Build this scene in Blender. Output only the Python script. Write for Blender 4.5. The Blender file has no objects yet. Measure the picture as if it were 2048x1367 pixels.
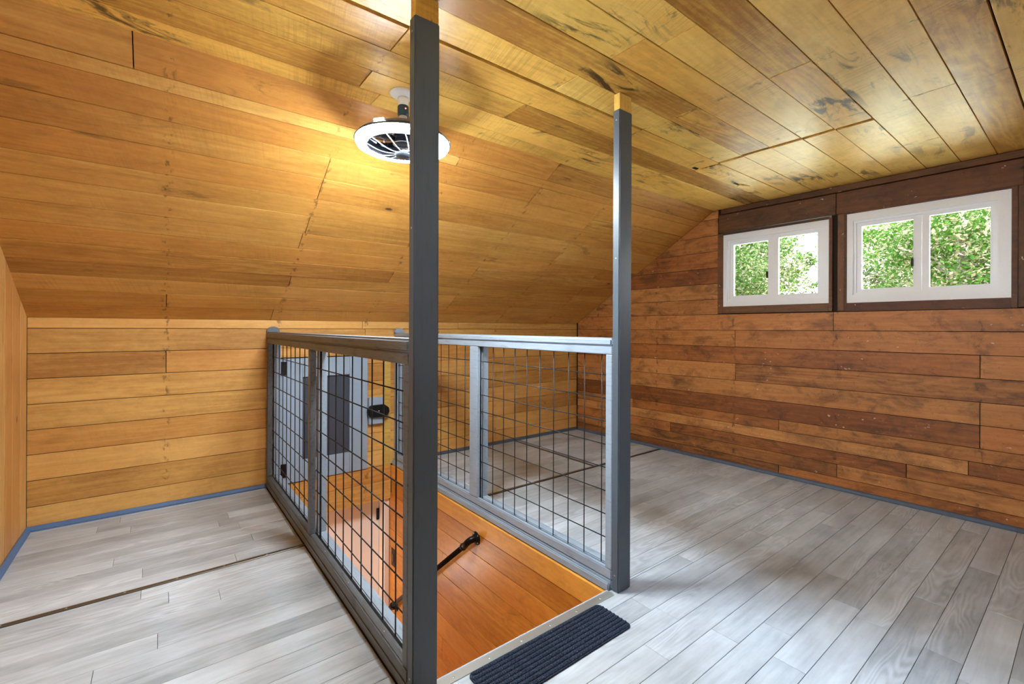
import bpy, bmesh, math, random
from mathutils import Vector, Matrix
random.seed(11)
scene = bpy.context.scene
COL = scene.collection

# ------------------------------------------------------------------ camera
cam_d = bpy.data.cameras.new('camera')
cam = bpy.data.objects.new('camera', cam_d); COL.objects.link(cam)
yaw, roll = math.radians(37.754), math.radians(0.227)
fw = Vector((math.sin(yaw), math.cos(yaw), 0)); rt = Vector((math.cos(yaw), -math.sin(yaw), 0)); up = Vector((0, 0, 1))
r2 = rt*math.cos(roll) + up*math.sin(roll); u2 = -rt*math.sin(roll) + up*math.cos(roll)
M = Matrix((r2, u2, -fw)).transposed().to_4x4(); M.translation = (0, 0, 1.2)
cam.matrix_world = M
cam_d.sensor_width = 36; cam_d.lens = 16.0; cam_d.shift_y = -0.01348
cam_d.clip_start = 0.02; cam_d.clip_end = 200
scene.camera = cam

# ------------------------------------------------------------------ world, sun, exposure
w = bpy.data.worlds.new('sky'); scene.world = w; w.use_nodes = True
bg = w.node_tree.nodes['Background']; wn = w.node_tree
SKY = 23.0
_tc = wn.nodes.new('ShaderNodeTexCoord'); _sp = wn.nodes.new('ShaderNodeSeparateXYZ'); _rp = wn.nodes.new('ShaderNodeValToRGB')
wn.links.new(_tc.outputs['Generated'], _sp.inputs[0]); wn.links.new(_sp.outputs[2], _rp.inputs[0]); wn.links.new(_rp.outputs[0], bg.inputs[0])
_rp.color_ramp.elements[0].position = 0.0; _rp.color_ramp.elements[0].color = (.94, .97, 1.0, 1)
_rp.color_ramp.elements[1].position = .75; _rp.color_ramp.elements[1].color = (.48, .70, 1.0, 1)
bg.inputs[1].default_value = SKY
sun_d = bpy.data.lights.new('sun', 'SUN'); sun_d.energy = 25.0; sun_d.angle = 0.01; sun_d.color = (1, .95, .86)
sun = bpy.data.objects.new('sun', sun_d); COL.objects.link(sun)
sun.rotation_euler = Vector((-0.10, 1.0, -1.5)).to_track_quat('-Z', 'Y').to_euler()
LED = 172.0
def portal(c, nrm, wd, ht):
    """guides sky light through a window; gives no light of its own"""
    d = bpy.data.lights.new('window_portal', 'AREA'); d.shape = 'RECTANGLE'; d.size = wd; d.size_y = ht; d.cycles.is_portal = True
    o = bpy.data.objects.new('window_portal', d); COL.objects.link(o); o.location = c
    o.rotation_euler = Vector(nrm).to_track_quat('-Z', 'Z').to_euler()
portal((-.72, .19, 1.72), (1, 0, 0), .86, .64); portal((4.12, 1.66, 1.72), (-1, -.03, 0), .86, .70); portal((4.15, .74, 1.72), (-1, -.03, 0), .86, .70)
fill_d = bpy.data.lights.new('stairwell_fill', 'POINT'); fill_d.energy = 3.4; fill_d.shadow_soft_size = .06; fill_d.color = (1.0, .93, .88)  # unseen point light added to brighten the cream door
lamp = bpy.data.objects.new('stairwell_fill', fill_d); COL.objects.link(lamp); lamp.location = (.84, 3.70, -1.05)
vs = scene.view_settings
vs.view_transform = 'Standard'; vs.look = 'None'; vs.gamma = 1.0; vs.use_curve_mapping = False
vs.exposure = 1.22

# ------------------------------------------------------------------ material helpers
def srgb(r, g, b):
    f = lambda c: (c/12.92 if c <= .04045 else ((c+.055)/1.055)**2.4)
    return (f(r/255), f(g/255), f(b/255), 1)
class NT:
    def __init__(s, name):
        s.m = bpy.data.materials.new(name); s.m.use_nodes = True
        s.t = s.m.node_tree; s.b = s.t.nodes['Principled BSDF']; s.out = s.t.nodes['Material Output']
    def n(s, kind, ins=None, **kw):
        x = s.t.nodes.new(kind)
        for k, v in kw.items(): setattr(x, k, v)
        for k, v in (ins or {}).items(): s.set(x.inputs[k], v)
        return x
    def set(s, sock, v):
        if isinstance(v, bpy.types.NodeSocket): s.t.links.new(v, sock)
        else: sock.default_value = v
    def math(s, op, a, b=0.0, c=None, clamp=False):
        x = s.n('ShaderNodeMath', operation=op, use_clamp=clamp); s.set(x.inputs[0], a); s.set(x.inputs[1], b)
        if c is not None: s.set(x.inputs[2], c)
        return x.outputs[0]
    def vmath(s, op, a, b):
        x = s.n('ShaderNodeVectorMath', operation=op); s.set(x.inputs[0], a); s.set(x.inputs[1], b); return x.outputs[0]
    def noise(s, vec, scale, detail=4, rough=.55, dist=0.0):
        x = s.n('ShaderNodeTexNoise', {'Vector': vec, 'Scale': scale, 'Detail': detail, 'Roughness': rough, 'Distortion': dist}); return x.outputs[0]
    def ramp(s, fac, stops):
        x = s.n('ShaderNodeValToRGB', {'Fac': fac}); r = x.color_ramp
        while len(r.elements) < len(stops): r.elements.new(.5)
        for e, (p, c) in zip(r.elements, stops): e.position = p; e.color = c if len(c) == 4 else (*c, 1)
        return x.outputs[0]
    def mix(s, fac, a, b, mode='MIX'):
        x = s.n('ShaderNodeMix', data_type='RGBA', blend_type=mode); s.set(x.inputs[0], fac); s.set(x.inputs[6], a); s.set(x.inputs[7], b); return x.outputs[2]
    def smooth(s, v, a, b, lo=0.0, hi=1.0):
        x = s.n('ShaderNodeMapRange', {'Value': v, 'From Min': a, 'From Max': b, 'To Min': lo, 'To Max': hi}, interpolation_type='SMOOTHSTEP'); return x.outputs[0]
    def sep(s, v): return s.n('ShaderNodeSeparateXYZ', {0: v}).outputs
    def bump(s, h, strength=.2, dist=.004):
        x = s.n('ShaderNodeBump', {'Height': h, 'Strength': strength, 'Distance': dist}); s.t.links.new(x.outputs[0], s.b.inputs['Normal'])
    def fin(s, col=None, rough=None, metal=None, spec=None):
        if col is not None: s.set(s.b.inputs['Base Color'], col)
        if rough is not None: s.set(s.b.inputs['Roughness'], rough)
        if metal is not None: s.set(s.b.inputs['Metallic'], metal)
        if spec is not None: s.set(s.b.inputs['Specular IOR Level'], spec)
        return s.m

def wood(name, light, mid, dark, stain=.35, stain_col=(30, 18, 10), saw=.5, rough=.42, vary=.30, nails=None, knots=.5, blotch=.3, blotch_col=None, grime=0.0, flecks=0.0, sthr=(.54, .69)):
    """sawn boards: local x is the grain direction; every board gets its own tone from its object"""
    k = NT(name)
    oc = k.n('ShaderNodeTexCoord').outputs['Object']
    rnd = k.n('ShaderNodeObjectInfo').outputs['Random']
    off = k.n('ShaderNodeCombineXYZ', {0: k.math('MULTIPLY', rnd, 91.3), 1: k.math('MULTIPLY', rnd, 37.7), 2: k.math('MULTIPLY', rnd, 53.1)}).outputs[0]
    v = k.vmath('ADD', oc, off)
    vg = k.vmath('MULTIPLY', v, (1.3, 26.0, 26.0))
    g1 = k.noise(vg, 1.6, 7, .62, .5)
    vr = k.vmath('MULTIPLY', v, (.55, 5.0, 5.0))
    ringn = k.noise(vr, 1.1, 2, .5, .25)
    ring = k.math('SINE', k.math('MULTIPLY', ringn, 95.0))
    ring = k.math('MULTIPLY_ADD', ring, .5, .5)
    ringmask = k.smooth(k.noise(vr, .7, 1), .45, .65)
    tone = k.math('ADD', k.math('MULTIPLY', g1, .55), k.math('MULTIPLY', k.math('MULTIPLY', ring, ringmask), .13))
    tone = k.math('ADD', tone, k.math('MULTIPLY', k.noise(v, 1.4, 3), .35))
    tone = k.math('ADD', tone, k.math('MULTIPLY', k.noise(k.vmath('MULTIPLY', v, (1, 1.6, 1.6)), 26, 5, .7), .26))
    tone = k.math('SUBTRACT', tone, .03)
    tone = k.math('ADD', tone, k.math('MULTIPLY_ADD', rnd, vary, -vary/2 - .08))
    col = k.ramp(tone, [(.25, srgb(*dark)), (.52, srgb(*mid)), (.80, srgb(*light))])
    # a second, slower hue shift between neighbouring boards
    rnd2 = k.math('FRACT', k.math('MULTIPLY', rnd, 17.31))
    col = k.mix(k.math('MULTIPLY', rnd2, .38), col, srgb(*[max(0, min(255, a+b)) for a, b in zip(mid, (18, -8, -12))]))
    if saw:
        wv = k.n('ShaderNodeCombineXYZ', {0: k.math('ADD', k.math('MULTIPLY', k.sep(v)[0], 120.0), k.math('MULTIPLY', k.sep(v)[1], 26.0)), 1: k.math('MULTIPLY', k.sep(v)[1], 3.0), 2: rnd}).outputs[0]
        sw = k.smooth(k.noise(wv, 1.0, 3, .6), .46, .62)
        sm = k.smooth(k.noise(v, 2.3, 3), .42, .68)
        sawv = k.math('MULTIPLY', k.math('MULTIPLY', sw, sm), saw)
        col = k.mix(k.math('MULTIPLY', sawv, .36), col, srgb(*dark), 'MIX')
    bl = k.smooth(k.noise(k.vmath('MULTIPLY', v, (1, 2.2, 2.2)), 2.1, 5, .6), .50, .74)
    col = k.mix(k.math('MULTIPLY', bl, blotch), col, srgb(*(blotch_col or dark)))
    # knots
    vk = k.vmath('MULTIPLY', v, (1.0, 2.1, 2.1))
    vo = k.n('ShaderNodeTexVoronoi', {'Vector': vk, 'Scale': 1.55, 'Randomness': 1.0})
    wob = k.math('ADD', vo.outputs['Distance'], k.math('MULTIPLY_ADD', k.noise(vk, 14.0, 3), .05, -.025))
    cellr = k.sep(vo.outputs['Color'])[0]
    has = k.math('LESS_THAN', cellr, knots)
    kn = k.math('MULTIPLY', k.smooth(wob, .028, .048, 1, 0), has)
    halo = k.math('MULTIPLY', k.smooth(wob, .03, .15, 1, 0), has)
    col = k.mix(k.math('MULTIPLY', halo, .45), col, srgb(*dark))
    col = k.mix(k.math('MULTIPLY', kn, .88), col, srgb(*stain_col))
    # water and mould marks, drawn out along the grain
    if stain:
        vs_ = k.vmath('MULTIPLY', v, (1.5, 5.5, 5.5))
        s1 = k.noise(vs_, 1.9, 7, .66, 1.1)
        s2 = k.smooth(k.noise(v, 1.25, 2), .50, .66)
        st = k.math('MULTIPLY', k.smooth(s1, *sthr), s2)
        col = k.mix(k.math('MULTIPLY', st, stain), col, srgb(*stain_col))
    if nails is not None:
        P = k.sep(k.n('ShaderNodeNewGeometry').outputs['Position'])
        ax, x0, step = nails
        d = k.math('SUBTRACT', P[ax], x0); d = k.math('DIVIDE', d, step)
        d = k.math('ABSOLUTE', k.math('SUBTRACT', k.math('FRACT', k.math('ADD', d, .5)), .5))
        band = k.smooth(k.math('MULTIPLY', d, step), .006, .030, 1, 0)
        nn = k.smooth(k.noise(k.vmath('MULTIPLY', v, (22, 12, 12)), 1.5, 3, .6), .54, .66)
        col = k.mix(k.math('MULTIPLY', k.math('MULTIPLY', band, nn), .55), col, srgb(*stain_col))
    if grime:
        gm = k.noise(k.vmath('MULTIPLY', v, (1, 1.5, 1.5)), 5.5, 9, .72, .6)
        col = k.mix(k.math('MULTIPLY', k.smooth(gm, .47, .66), grime), col, srgb(*stain_col))
        g2 = k.noise(v, 38, 4, .7)
        col = k.mix(k.math('MULTIPLY', k.smooth(g2, .58, .72), grime*.8), col, srgb(*stain_col))
    if flecks:
        fl_ = k.noise(k.vmath('MULTIPLY', v, (1, 1.4, 1.4)), 34, 2, .5)
        fm = k.smooth(k.noise(v, 4.0, 2), .50, .62)
        col = k.mix(k.math('MULTIPLY', k.math('MULTIPLY', k.smooth(fl_, .69, .73), fm), flecks), col, srgb(226, 214, 196))
    h = k.math('ADD', g1, k.math('MULTIPLY', kn, -.4))
    if saw: h = k.math('ADD', h, k.math('MULTIPLY', sawv, .35))
    k.bump(h, .22, .004)
    ro = k.math('MULTIPLY_ADD', g1, .25, rough-.12)
    return k.fin(col, ro, spec=.42)

def paint(name, rgb, rough=.42, wear=.25, wearcol=None, bump=.10, stretch=(8, 8, 8)):
    k = NT(name)
    oc = k.n('ShaderNodeTexCoord').outputs['Object']
    n1 = k.noise(k.vmath('MULTIPLY', oc, stretch), 3.0, 6, .6)
    n2 = k.noise(oc, 2.0, 3)
    c = srgb(*rgb); d = srgb(*(wearcol or [int(x*.78) for x in rgb]))
    col = k.mix(k.math('MULTIPLY', k.smooth(n1, .5, .72), wear), c, d)
    col = k.mix(k.math('MULTIPLY', k.smooth(n2, .45, .7), wear*.5), col, d)
    k.bump(n1, bump, .003)
    return k.fin(col, rough, spec=.4)
def plain(name, rgb, rough=.5, metal=0.0, spec=.5):
    k = NT(name); oc = k.n('ShaderNodeTexCoord').outputs['Object']
    n = k.noise(oc, 60, 3); c = srgb(*rgb)
    col = k.mix(k.math('MULTIPLY', n, .25), c, tuple(x*.75 for x in c[:3])+(1,))
    return k.fin(col, rough, metal, spec)
def emit(name, rgb, s):
    k = NT(name); k.b.inputs['Base Color'].default_value = (.8, .8, .8, 1)
    k.b.inputs['Emission Color'].default_value = (*rgb, 1); k.b.inputs['Emission Strength'].default_value = s
    return k.m

W_SLOPE = wood('sawn_wood_slope', (228, 182, 104), (204, 152, 74), (158, 104, 42), stain=.5, nails=(0, .028, .68), knots=.18, rough=.45, blotch=.26, grime=.10)
W_CEIL = wood('sawn_wood_ceiling', (247, 214, 124), (234, 192, 96), (164, 114, 46), stain=.9, nails=(0, .028, .68), knots=.36, rough=.39, vary=.36, stain_col=(44, 28, 14), blotch=.34, saw=.9, sthr=(.51, .63), grime=.14)
W_FAR = wood('sawn_wood_far_wall', (232, 186, 110), (210, 160, 86), (168, 114, 52), stain=.35, nails=(0, .035, .68), knots=.14, rough=.5, saw=.25, blotch=.2, grime=.10)
W_RIGHT = wood('aged_wood_window_wall', (204, 144, 82), (172, 112, 56), (110, 63, 28), stain=.6, nails=(1, .455, .76), knots=.22, rough=.5, saw=.3, blotch=.55, blotch_col=(84, 50, 30), vary=.40, grime=.45, flecks=.5)
W_TRIM = wood('dark_window_trim', (132, 90, 50), (104, 68, 36), (62, 38, 20), stain=.5, knots=.1, rough=.55, saw=.1, blotch=.4, grime=.4, flecks=.8)
W_STAIR = wood('varnished_stairwell_boards', (230, 172, 82), (212, 148, 60), (166, 104, 38), stain=.3, knots=.2, rough=.34, saw=.2, blotch=.3, grime=.16)
W_LEFT = wood('pale_end_wall_boards', (224, 178, 108), (200, 150, 84), (160, 108, 52), stain=.25, knots=.12, rough=.5, saw=.1, blotch=.25)
W_STRIP = wood('pale_corner_strip', (226, 196, 110), (208, 172, 88), (180, 138, 60), stain=.1, knots=0, rough=.5, saw=0)
BACK = plain('dark_gap_backing', (38, 24, 14), .9)
PAINT = paint('grey_blue_paint', (82, 92, 102), .40, .30, bump=.12, stretch=(30, 30, 4))
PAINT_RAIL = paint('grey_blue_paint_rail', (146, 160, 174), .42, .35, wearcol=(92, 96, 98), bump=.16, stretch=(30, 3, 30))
PAINT_WORN_SHADE = paint('worn_shaded_paint_rail', (104, 110, 116), .45, .75, wearcol=(74, 66, 54), bump=.3, stretch=(24, 4, 24))  # worn paint, with the shade of the left railing's outer side mixed in
PAINT_DOOR = paint('pale_blue_grey_door_paint', (150, 166, 184), .45, .15)
PANEL = paint('dark_slate_panel', (66, 70, 82), .5, .2)
BASE_L = paint('blue_baseboard_paint', (84, 112, 152), .5, .3, wearcol=(70, 86, 110))
BASE_R = paint('slate_baseboard_paint', (82, 94, 110), .5, .4, wearcol=(60, 66, 74))
VINYL = plain('white_window_vinyl', (236, 238, 242), .35)
WIRE = plain('black_wire', (26, 26, 28), .45, .3)
IRON = plain('black_iron_pipe', (24, 24, 26), .35, .6)
BLACK = plain('black_metal', (20, 20, 22), .5, .4)
SCREW = plain('zinc_screw', (190, 190, 185), .3, .9)
STRIPM = plain('brown_seam_strip', (96, 86, 74), .35, .5)
ALU = plain('aluminium_threshold', (200, 203, 198), .32, .75)
WHITE = plain('white_plastic', (238, 238, 236), .4)
DOORW = paint('cream_door_paint', (238, 226, 214), .5, .06)
TEAL = plain('dark_teal_plastic', (38, 66, 78), .4)
BLADE = None

def floor_mat():
    k = NT('grey_oak_vinyl')
    oc = k.n('ShaderNodeTexCoord').outputs['Object']
    rnd = k.n('ShaderNodeObjectInfo').outputs['Random']
    off = k.n('ShaderNodeCombineXYZ', {0: k.math('MULTIPLY', rnd, 71.3), 1: k.math('MULTIPLY', rnd, 47.7), 2: k.math('MULTIPLY', rnd, 13.1)}).outputs[0]
    v = k.vmath('ADD', oc, off)
    g = k.noise(k.vmath('MULTIPLY', v, (1.6, 24, 1)), 2.0, 7, .62, .4)
    vr = k.vmath('MULTIPLY', v, (.8, 5.5, 1))
    rn = k.noise(vr, 1.5, 2, .45, .3)
    ring = k.math('MULTIPLY_ADD', k.math('SINE', k.math('MULTIPLY', rn, 120.0)), .5, .5)
    rm = k.smooth(k.noise(vr, .8, 1), .48, .62)
    cloud = k.noise(k.vmath('MULTIPLY', v, (1.5, 3.5, 1)), 2.2, 4, .6)
    t = k.math('ADD', k.math('MULTIPLY', g, .44), k.math('MULTIPLY', k.math('MULTIPLY', ring, rm), .17))
    t = k.math('ADD', t, k.math('MULTIPLY', cloud, .62))
    t = k.math('ADD', t, k.math('MULTIPLY_ADD', rnd, .20, -.08))
    col = k.ramp(t, [(.22, srgb(122, 128, 132)), (.55, srgb(176, 183, 189)), (.95, srgb(216, 224, 231))])
    k.bump(k.math('ADD', g, k.math('MULTIPLY', ring, .3)), .16, .002)
    return k.fin(col, k.math('MULTIPLY_ADD', g, .14, .29), spec=.28)
FLOOR = floor_mat()

def mat_carpet():
    k = NT('blue_grey_ribbed_carpet')
    oc = k.n('ShaderNodeTexCoord').outputs['Object']
    a = k.noise(oc, 420, 2, .7); b = k.noise(oc, 150, 3, .6)
    col = k.ramp(a, [(.36, srgb(26, 32, 46)), (.56, srgb(58, 68, 88)), (.72, srgb(138, 148, 166))])
    col = k.mix(k.smooth(b, .4, .65, 0, .5), col, srgb(36, 42, 58))
    k.bump(k.math('ADD', a, b), .9, .006)
    return k.fin(col, .95, spec=.1)
CARPET = mat_carpet()

def glass_mat(name, tint, gl):
    k = NT(name); k.t.nodes.remove(k.b)
    tr = k.n('ShaderNodeBsdfTransparent', {0: (*tint, 1)}); gg = k.n('ShaderNodeBsdfGlossy', {0: (1, 1, 1, 1), 'Roughness': .03})
    fr = k.n('ShaderNodeFresnel', {0: 1.45}); mx = k.n('ShaderNodeMixShader', {0: k.math('MULTIPLY', fr.outputs[0], gl), 1: tr.outputs[0], 2: gg.outputs[0]})
    k.t.links.new(mx.outputs[0], k.out.inputs[0]); return k.m
GLASS = glass_mat('window_glass', (.96, .98, .97), 1.0)
BLADE = glass_mat('smoke_blue_blade', (.42, .50, .58), 1.2)
BOWL = plain('grey_fan_housing', (62, 72, 84), .4)

# ------------------------------------------------------------------ object helpers
WM = {}
def world_of(p): return WM.get(p.name, Matrix.Identity(4)) if p else Matrix.Identity(4)
def link(name, me, mat, parent=None, mw=None):
    o = bpy.data.objects.new(name, me); COL.objects.link(o)
    if mat is not None and me is not None and not me.materials: me.materials.append(mat)
    mw = mw or Matrix.Identity(4)
    if parent:
        o.parent = parent; o.matrix_parent_inverse = world_of(parent).inverted()
    o.matrix_basis = mw; WM[o.name] = mw.copy()
    return o
def empty(name, loc, label, cat, group=None):
    o = bpy.data.objects.new(name, None); COL.objects.link(o); o.empty_display_size = .05
    mw = Matrix.Translation(loc); o.matrix_basis = mw; WM[o.name] = mw
    o['label'] = label; o['category'] = cat
    if group: o['group'] = group
    return o
def tag(o, label, cat, group=None):
    o['label'] = label; o['category'] = cat
    if group: o['group'] = group
    return o
def struct(o): o['kind'] = 'structure'; return o
def mesh_of(bm, name, smooth=False):
    bmesh.ops.recalc_face_normals(bm, faces=bm.faces)
    me = bpy.data.meshes.new(name); bm.to_mesh(me); bm.free()
    if smooth:
        for p in me.polygons: p.use_smooth = True
    return me
def add_box(bm, lo, hi):
    r = bmesh.ops.create_cube(bm, size=1.0)
    c = [(a+b)/2 for a, b in zip(lo, hi)]; s = [b-a for a, b in zip(lo, hi)]
    for v in r['verts']: v.co = Vector((c[0]+v.co.x*s[0], c[1]+v.co.y*s[1], c[2]+v.co.z*s[2]))
    return r['verts']
def box(name, lo, hi, mat, parent=None, bev=.0, seg=1):
    """box between two world corners; origin at its centre"""
    c = Vector([(a+b)/2 for a, b in zip(lo, hi)])
    bm = bmesh.new(); add_box(bm, Vector(lo)-c, Vector(hi)-c)
    if bev: bmesh.ops.bevel(bm, geom=bm.edges[:], offset=bev, segments=seg, affect='EDGES', clamp_overlap=True)
    return link(name, mesh_of(bm, name), mat, parent, Matrix.Translation(c))
def boxes(name, lst, mat, parent=None):
    bm = bmesh.new()
    for lo, hi in lst: add_box(bm, lo, hi)
    return link(name, mesh_of(bm, name), mat, parent)
def board(name, poly, org, A, B, Nn, t, mat, parent, ch=.0008, lift=0.0):
    """a board: polygon in (a,b) on the plane org + a*A + b*B whose visible face looks along Nn; chamfered visible edges"""
    A = Vector(A).normalized(); B = Vector(B).normalized(); Nn = Vector(Nn).normalized()
    Bm = Nn.cross(A); sg = 1 if Bm.dot(B) > 0 else -1
    ca = sum(p[0] for p in poly)/len(poly); cb = sum(p[1] for p in poly)/len(poly)
    pts = [Vector((p[0]-ca, (p[1]-cb)*sg)) for p in poly]
    if sg < 0: pts.reverse()
    ar = sum(pts[i].x*pts[(i+1) % len(pts)].y - pts[(i+1) % len(pts)].x*pts[i].y for i in range(len(pts)))
    if ar < 0: pts.reverse()
    n = len(pts); ins = []
    for i in range(n):
        p0, p1, p2 = pts[i-1], pts[i], pts[(i+1) % n]
        d1 = (p1-p0).normalized(); d2 = (p2-p1).normalized()
        n1 = Vector((-d1.y, d1.x)); n2 = Vector((-d2.y, d2.x)); bis = n1+n2
        if bis.length < 1e-6: bis = n1
        bis.normalize(); q = max(.35, bis.dot(n1)); ins.append(p1 + bis*(ch/q))
    vs_ = [(p.x, p.y, -t) for p in pts] + [(p.x, p.y, -ch) for p in pts] + [(p.x, p.y, 0) for p in ins]
    fs = [tuple(range(n-1, -1, -1)), tuple(range(2*n, 3*n))]
    for i in range(n):
        j = (i+1) % n
        fs += [(i, j, n+j, n+i), (n+i, n+j, 2*n+j, 2*n+i)]
    me = bpy.data.meshes.new(name); me.from_pydata(vs_, [], fs); me.update()
    mw = Matrix((A, Bm, Nn)).transposed().to_4x4()
    mw.translation = Vector(org) + A*ca + B*cb + Nn*lift
    return link(name, me, mat, parent, mw)
def clip(poly, f):
    """keep the part of a polygon where f(a,b) >= 0 (f linear)"""
    out = []
    for i in range(len(poly)):
        p, q = poly[i], poly[(i+1) % len(poly)]; fp, fq = f(*p), f(*q)
        if fp >= 0: out.append(p)
        if (fp >= 0) != (fq >= 0):
            k = fp/(fp-fq); out.append((p[0]+(q[0]-p[0])*k, p[1]+(q[1]-p[1])*k))
    return out
def area(poly): return abs(sum(poly[i][0]*poly[(i+1) % len(poly)][1]-poly[(i+1) % len(poly)][0]*poly[i][1] for i in range(len(poly))))/2
def tube_mesh(pts, r, seg=8, closed=False, caps=True):
    bm = bmesh.new(); rings = []; n = len(pts); P = [Vector(p) for p in pts]
    rr = r if isinstance(r, (list, tuple)) else [r]*n
    prev = None
    for i in range(n):
        if closed: d = P[(i+1) % n]-P[i-1]
        else: d = P[min(i+1, n-1)]-P[max(i-1, 0)]
        d.normalize()
        if prev is None:
            a = d.cross(Vector((0, 0, 1)));
            if a.length < 1e-4: a = d.cross(Vector((1, 0, 0)))
        else: a = prev - d*prev.dot(d)
        a.normalize(); prev = a; b = d.cross(a)
        rings.append([bm.verts.new(P[i] + (a*math.cos(2*math.pi*k/seg) + b*math.sin(2*math.pi*k/seg))*rr[i]) for k in range(seg)])
    m = n if closed else n-1
    for i in range(m):
        R0, R1 = rings[i], rings[(i+1) % n]
        for k in range(seg): bm.faces.new((R0[k], R0[(k+1) % seg], R1[(k+1) % seg], R1[k]))
    if caps and not closed:
        bm.faces.new(rings[0][::-1]); bm.faces.new(rings[-1])
    return bm
def tube(name, pts, r, mat, parent=None, seg=8, closed=False):
    c = Vector(pts[0]); return link(name, mesh_of(tube_mesh([Vector(p)-c for p in pts], r, seg, closed), name, True), mat, parent, Matrix.Translation(c))
def lathe(name, prof, loc, mat, parent=None, seg=32, rot=None, smooth=True):
    """profile [(r,z)...] turned about local z"""
    bm = bmesh.new(); rings = []
    for r, z in prof:
        if r < 1e-6: rings.append([bm.verts.new((0, 0, z))])
        else: rings.append([bm.verts.new((r*math.cos(2*math.pi*k/seg), r*math.sin(2*math.pi*k/seg), z)) for k in range(seg)])
    for R0, R1 in zip(rings, rings[1:]):
        for k in range(seg):
            k2 = (k+1) % seg
            if len(R0) == 1 and len(R1) == 1: continue
            if len(R0) == 1: bm.faces.new((R0[0], R1[k], R1[k2]))
            elif len(R1) == 1: bm.faces.new((R0[k], R0[k2], R1[0]))
            else: bm.faces.new((R0[k], R0[k2], R1[k2], R1[k]))
    mw = Matrix.Translation(loc) @ (rot.to_4x4() if rot else Matrix.Identity(4))
    return link(name, mesh_of(bm, name, smooth), mat, parent, mw)
def jit(a): return random.uniform(-a, a)

# ------------------------------------------------------------------ the room: measurements
XL, YF = -.612, 3.83                        # left end wall, far knee wall
ZK, ZC, YB = 1.252, 2.273, 2.155            # knee height, ceiling height, line where slope meets flat ceiling
YB2, YBK = .06, -1.61                       # the same line and knee wall behind the camera
RA = Vector((3.938, 3.804, 0)); RU = Vector((.1096, -3.533, 0)).normalized(); RN = Vector((RU.y, -RU.x, 0))   # window wall, slightly out of square
if RN.x > 0: RN = -RN
def xr(y): return 3.938 + (3.804-y)*.03102
def yu(y): return (3.804-y)/-RU.y           # distance along window wall from the far corner
SA = Vector((0, YF, ZK)); ST = Vector((0, YB-YF, ZC-ZK)); SLEN = ST.length; ST.normalize()
SN = Vector((1, 0, 0)).cross(ST);
if SN.z > 0: SN = -SN
GAP = .0018
XW0, XW1, YW0, YW1 = .726, 1.632, 1.372, 3.815  # stairwell opening

# --- floor
fl = struct(boxes('floor', [((XL-.1, YBK-.1, -.22), (.70, YF+.1, -.006)), ((1.66, YBK-.1, -.22), (4.2, YF+.1, -.006)), ((.70, YBK-.1, -.22), (1.66, 1.36, -.006))], BACK))
rows = []; y = .623-.109*21
while y < 2.66: rows.append((y, min(y+.109, 2.672))); y += .109
rows = [r for r in rows if not (r[0] < 1.3 and r[1] > 1.38)] + [(1.277, 1.3725), (1.3735, 1.386)]
y = 2.694
rows.append((2.694, 2.803)); y = 2.803
while y < YF-.01: rows.append((y, min(y+.109, YF-.004))); y += .109
known = {2.803: [-.062], .514: [3.53], .623: [2.965], .296: [3.256]}
for (y0, y1) in rows:
    if y1-y0 < .01 or y1 < YBK+.02: continue
    y0 = max(y0, YBK); segs = []
    x = XL - random.uniform(.1, 1.0); cuts = []
    while x < 4.2:
        cuts.append(x); x += random.choice([.62, .80, .98, 1.16]) + jit(.05)
    cuts.append(4.4)
    for yk, xs in known.items():
        if abs(y0-yk) < .02:
            for xk in xs:
                i = min(range(len(cuts)), key=lambda i: abs(cuts[i]-xk)); cuts[i] = xk
    spans = [(XL+.001, min(xr(y0), xr(y1))-.002)]
    if y1 > YW0+.02: spans = [(XL+.001, .634), (1.736, spans[0][1])]
    cuts = [c for c in cuts if all(abs(c-e_) > .12 for sp_ in spans for e_ in sp_)]
    cuts = sorted(set(cuts+[XL-.5, 4.6]))
    for a, b in zip(cuts, cuts[1:]):
        for s0, s1 in spans:
            p, q = max(a, s0), min(b, s1)
            if q-p < .03: continue
            if y0 > 2.69 and p < 2.99 < q:     # broken by the cross seam strip
                parts = [(p, 2.988), (3.012, q)]
            else: parts = [(p, q)]
            for p, q in parts:
                if q-p < .02: continue
                g = .0007
                board('floor_plank', [(p+g, y0+g), (q-g, y0+g), (q-g, y1-g), (p+g, y1-g)], (0, 0, 0), (1, 0, 0), (0, 1, 0), (0, 0, 1), .006, FLOOR, fl, ch=.0011)

# --- ceiling: backing shell (flat part and both slopes), then the boards
def slab(name, quad, thick_dir, mat):
    bm = bmesh.new(); a = [bm.verts.new(q) for q in quad]; b = [bm.verts.new(Vector(q)+Vector(thick_dir)) for q in quad]
    bm.faces.new(a); bm.faces.new(b[::-1])
    for i in range(4): bm.faces.new((a[i], a[(i+1) % 4], b[(i+1) % 4], b[i]))
    return bm
ce = bmesh.new()
def add_quad_slab(bm, quad, d):
    a = [bm.verts.new(q) for q in quad]; b = [bm.verts.new(Vector(q)+Vector(d)) for q in quad]
    bm.faces.new(a); bm.faces.new(b[::-1])
    for i in range(4): bm.faces.new((a[i], a[(i+1) % 4], b[(i+1) % 4], b[i]))
e = .024
add_quad_slab(ce, [(XL-.2, YB+.05, ZC+e), (4.35, YB+.05, ZC+e), (4.35, YB2-.05, ZC+e), (XL-.2, YB2-.05, ZC+e)], (0, 0, .06))
q0 = SA - SN*e - ST*.12; q1 = SA + ST*(SLEN+.06) - SN*e
add_quad_slab(ce, [(XL-.2, q0.y, q0.z), (4.35, q0.y, q0.z), (4.35, q1.y, q1.z), (XL-.2, q1.y, q1.z)], -SN*.06)
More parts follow.
